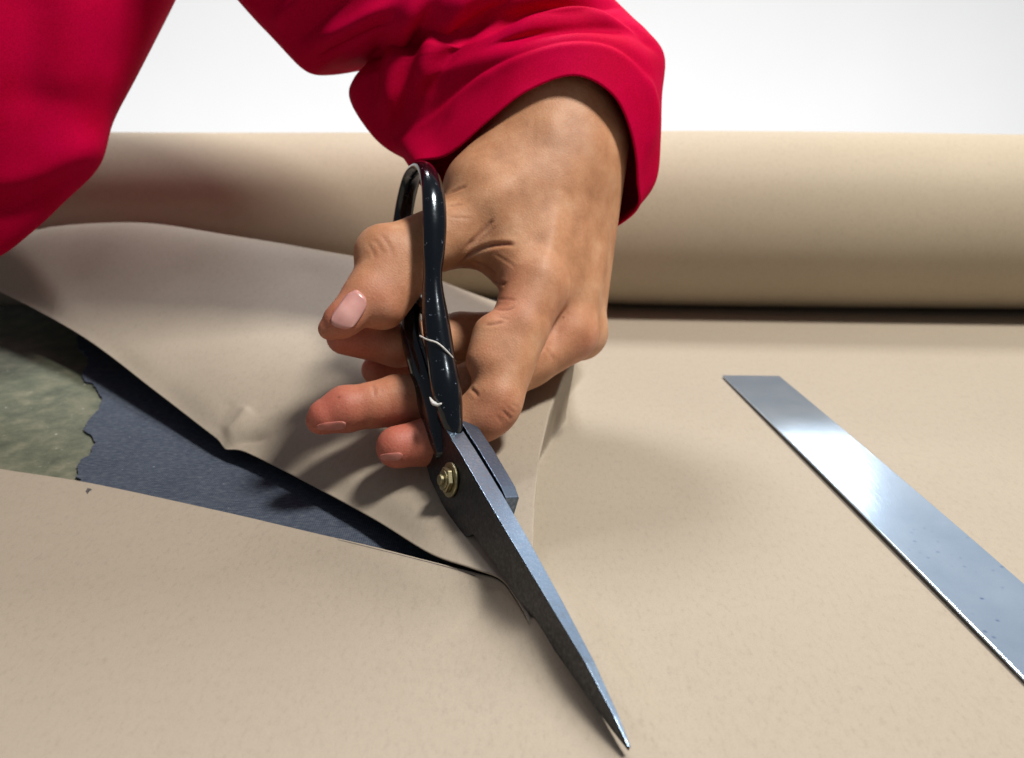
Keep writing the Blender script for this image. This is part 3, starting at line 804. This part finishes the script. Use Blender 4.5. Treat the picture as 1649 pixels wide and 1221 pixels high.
# ------------------------------------------------------------------ sleeve and shirt
def loft(rings, name, mat, n_ring=64, n_along=10, folds=(), rim_t=0.12, seed=1.0, amp=0.12, close_end=False):
    R_ = [catmull(r, max(1, n_ring // len(r)), closed=True) for r in rings]
    m_ = len(R_[0]); A = np.array(R_)
    S_ = np.stack([catmull(A[:, k], n_along) for k in range(m_)], 1)      # along, around, 3
    na_ = len(S_)
    V = S_.reshape(-1, 3)
    Fc = []
    for i in range(na_ - 1):
        for k in range(m_):
            k2 = (k + 1) % m_; Fc.append((i * m_ + k, i * m_ + k2, (i + 1) * m_ + k2, (i + 1) * m_ + k))
    if close_end: Fc.append(tuple((na_ - 1) * m_ + k for k in range(m_)))
    o = mesh_obj(name, V, Fc, mat); fix_normals(o)
    me_ = o.data; nn = np.zeros(len(V) * 3); me_.vertices.foreach_get('normal', nn); nn = nn.reshape(-1, 3)
    cen = S_.mean(1).repeat(m_, 0)
    if ((V - cen) * nn).sum(1).mean() < 0:
        me_.flip_normals(); nn = -nn
    px, py = to_px(V)
    d = np.zeros(len(V))
    facing = np.clip(-((V - CP) / np.linalg.norm(V - CP, axis=1)[:, None] * nn).sum(1) * 3, 0, 1)
    for pl, a_, wd in folds:
        pp = catmull([np.array(q, float) for q in pl], 6)
        best = np.full(len(V), 1e6); tt = np.zeros(len(V))
        for i in range(len(pp) - 1):
            a, b_ = pp[i], pp[i + 1]; dd = b_ - a
            t = np.clip(((px - a[0]) * dd[0] + (py - a[1]) * dd[1]) / (dd @ dd + 1e-9), 0, 1)
            ds = np.hypot(px - a[0] - t * dd[0], py - a[1] - t * dd[1])
            mk = ds < best; best[mk] = ds[mk]; tt[mk] = (i + t[mk]) / (len(pp) - 1)
        d += 1.35 * a_ * np.exp(-np.abs(best / wd) ** 1.25) * np.clip(np.sin(np.pi * np.clip(tt, .04, .96)) * 1.6, 0, 1) * facing
    for i, v in enumerate(V):
        d[i] += amp * mnoise.noise(Vector((v[0] * .35 + seed, v[1] * .35, v[2] * .35))) + amp * .4 * mnoise.noise(Vector((v[0] * .9, v[1] * .9 + seed, v[2] * .9)))
    D_ = (V + nn * d[:, None]).reshape(na_, m_, 3)
    for _ in range(5):
        E_ = D_.copy()
        E_[1:-1] = 0.5 * D_[1:-1] + 0.125 * (D_[:-2] + D_[2:] + np.roll(D_, 1, 1)[1:-1] + np.roll(D_, -1, 1)[1:-1])
        D_ = E_
    V2 = D_.reshape(-1, 3)
    me_.vertices.foreach_set('co', (V2 * U).ravel()); me_.update()
    s_ = o.modifiers.new('cloth_thickness', 'SOLIDIFY'); s_.thickness = rim_t * U; s_.offset = 0
    ss = o.modifiers.new('smooth', 'SUBSURF'); ss.levels = 1; ss.render_levels = 1
    return o
def ring_e(L, Rr, dL, dR, front, back, up=0.0, skew=0.0):
    """ring from its left and right pixel, bulging `front` cm towards the camera and above, `back` cm away"""
    l_ = P(*L, dL); r_ = P(*Rr, dR); c_ = (l_ + r_) / 2; a = (r_ - l_) / 2
    f = -FW + UPV * up
    f = f - a * (f @ a) / (a @ a); f /= np.linalg.norm(f)
    out = []
    for k in range(12):
        t = math.pi - k * 2 * math.pi / 12
        s_ = math.sin(t); u_ = math.cos(t); k_ = min(1, max(0, (u_ + 0.95) / 1.4)); k_ = 1 - skew * (1 - k_ * k_ * (3 - 2 * k_))
        out.append(c_ + a * u_ + f * s_ * (front * k_ if s_ > 0 else back))
    return out
def ring_px(l): return [P(*q) for q in l]
rim = ring_px([(668, 266, 34.3), (722, 250, 33.2), (790, 192, 32.5), (850, 147, 32.2), (925, 122, 32.2), (985, 152, 32.6), (1016, 215, 33.4), (1026, 290, 34.4), (1020, 345, 35.6), (930, 390, 37.5), (800, 380, 37.5), (700, 320, 36.0)])
cuff2 = ring_px([(640, 232, 36.2), (690, 190, 35.0), (765, 128, 33.9), (840, 85, 32.8), (930, 62, 32.6), (1010, 90, 33.2), (1052, 150, 34.2), (1063, 215, 35.4), (1040, 290, 36.8), (930, 330, 38.8), (790, 310, 38.8), (680, 270, 37.0)])
rings = [rim, cuff2,
         ring_e((600, 214), (1069, 100), 37.0, 36.0, 3.0, 3.2, 0.45), ring_e((567, 167), (1045, 62), 37.6, 36.4, 3.2, 3.2, 0.1), ring_e((571, 135), (1020, 34), 37.7, 36.6, 3.1, 3.2, -0.1), ring_e((596, 100), (995, 8), 37.7, 36.7, 2.9, 3.4, -0.2),
         ring_e((545, 109), (965, -20), 37.6, 36.7, 3.3, 3.6, -0.2), ring_e((497, 115), (930, -60), 37.4, 36.6, 3.6, 4.0, -0.2), ring_e((440, 58), (890, -115), 37.3, 36.5, 3.8, 4.2, -0.2), ring_e((385, 0), (850, -170), 37.2, 36.4, 4.0, 4.6, -0.2),
         ring_e((230, -190), (700, -340), 37.2, 36.4, 4.6, 5.0, -0.2), ring_e((60, -330), (520, -520), 37.4, 36.8, 5.0, 5.6, -0.2)]
sleeve_folds = [([(655, 215), (700, 178), (760, 130), (830, 88), (905, 66), (985, 72), (1045, 125), (1064, 190)], -.16, 5), ([(655, 222), (705, 186), (768, 136), (838, 95), (910, 74), (988, 82), (1040, 132), (1056, 195)], .08, 6),
                ([(770, 88), (850, 45), (940, 26), (1040, 64)], .30, 9), ([(740, 80), (830, 28), (920, 6), (1010, 14)], -.30, 8), ([(672, 150), (690, 85), (730, 20), (770, -30)], .42, 9), ([(690, 170), (715, 100), (765, 40), (830, -10)], -.40, 8),
                ([(628, 205), (630, 130), (650, 50), (680, -20)], .40, 10), ([(648, 215), (652, 140), (672, 60), (700, -10)], -.36, 8), ([(600, 180), (606, 120), (615, 40)], -.25, 9),
                ([(510, 70), (570, 40), (640, 0)], .35, 10), ([(500, 100), (560, 72), (630, 30)], -.35, 8), ([(715, 205), (760, 150), (805, 110)], .14, 8),
                ([(960, 12), (1015, 46), (1058, 88)], -.18, 6), ([(1040, 110), (1052, 180), (1035, 260)], .14, 8), ([(440, 40), (480, 5), (530, -40)], .30, 12), ([(470, 75), (515, 32), (570, -15)], -.30, 8)]
sleeve = loft(rings, 'sleeve', M_shirt, 156, 18, sleeve_folds, seed=3.1, amp=0.05)
adopt(sleeve, person)
# the hem of the cuff, a rolled band round the opening
hem = catmull(rim, 10, closed=True); hem = np.vstack([hem, hem[:1]])
hem2 = hem + (np.vstack([catmull(cuff2, 10, closed=True), cuff2[0]]) - hem) * 0.02
V, Fc = tube(hem2, [.13] * len(hem2), [.11] * len(hem2), FW, 10, cap=False)
o = mesh_obj('hem', V, Fc, M_shirt); o.parent = sleeve; o.matrix_parent_inverse = sleeve.matrix_parent_inverse.copy()
sr = [ring_e((-430, -520), (420, -420), 40, 40, 6, 6), ring_e((-330, -240), (360, -200), 38.5, 38.5, 5.4, 5.6), ring_e((-320, -100), (305, -85), 38, 38, 4.6, 5), ring_e((-330, 0), (265, 0), 37.6, 37.6, 4.0, 4.6), ring_e((-335, 100), (214, 100), 37.6, 37.6, 3.6, 4.4), ring_e((-340, 180), (173, 183), 37.8, 37.8, 3.4, 4.0),
      ring_e((-345, 250), (153, 256), 38, 38, 3.0, 3.6), ring_e((-340, 310), (98, 316), 38, 38, 2.2, 3.0), ring_e((-320, 360), (50, 366), 37.8, 38, 1.6, 2.2), ring_e((-280, 400), (-10, 414), 37.8, 38, .9, 1.2), ring_e((-220, 430), (-100, 440), 37.6, 37.8, .4, .4)]
shirt_folds = [([(-60, 300), (40, 285), (110, 255), (165, 215)], .30, 26), ([(-60, 345), (30, 330), (90, 300), (140, 262)], -.25, 18), ([(95, 170), (105, 70), (140, -40)], .28, 34), ([(30, 200), (45, 80), (60, -40)], -.25, 30), ([(175, 130), (200, 60), (235, -20)], -.16, 16), ([(-40, 180), (-10, 80), (0, -20)], .25, 30)]
shirt = loft(sr, 'shirt', M_shirt, 96, 10, shirt_folds, seed=8.2, amp=0.0, close_end=True)
adopt(shirt, person)
tag(person, 'person in a crimson shirt holding the shears, seen as hand and sleeve', 'person')
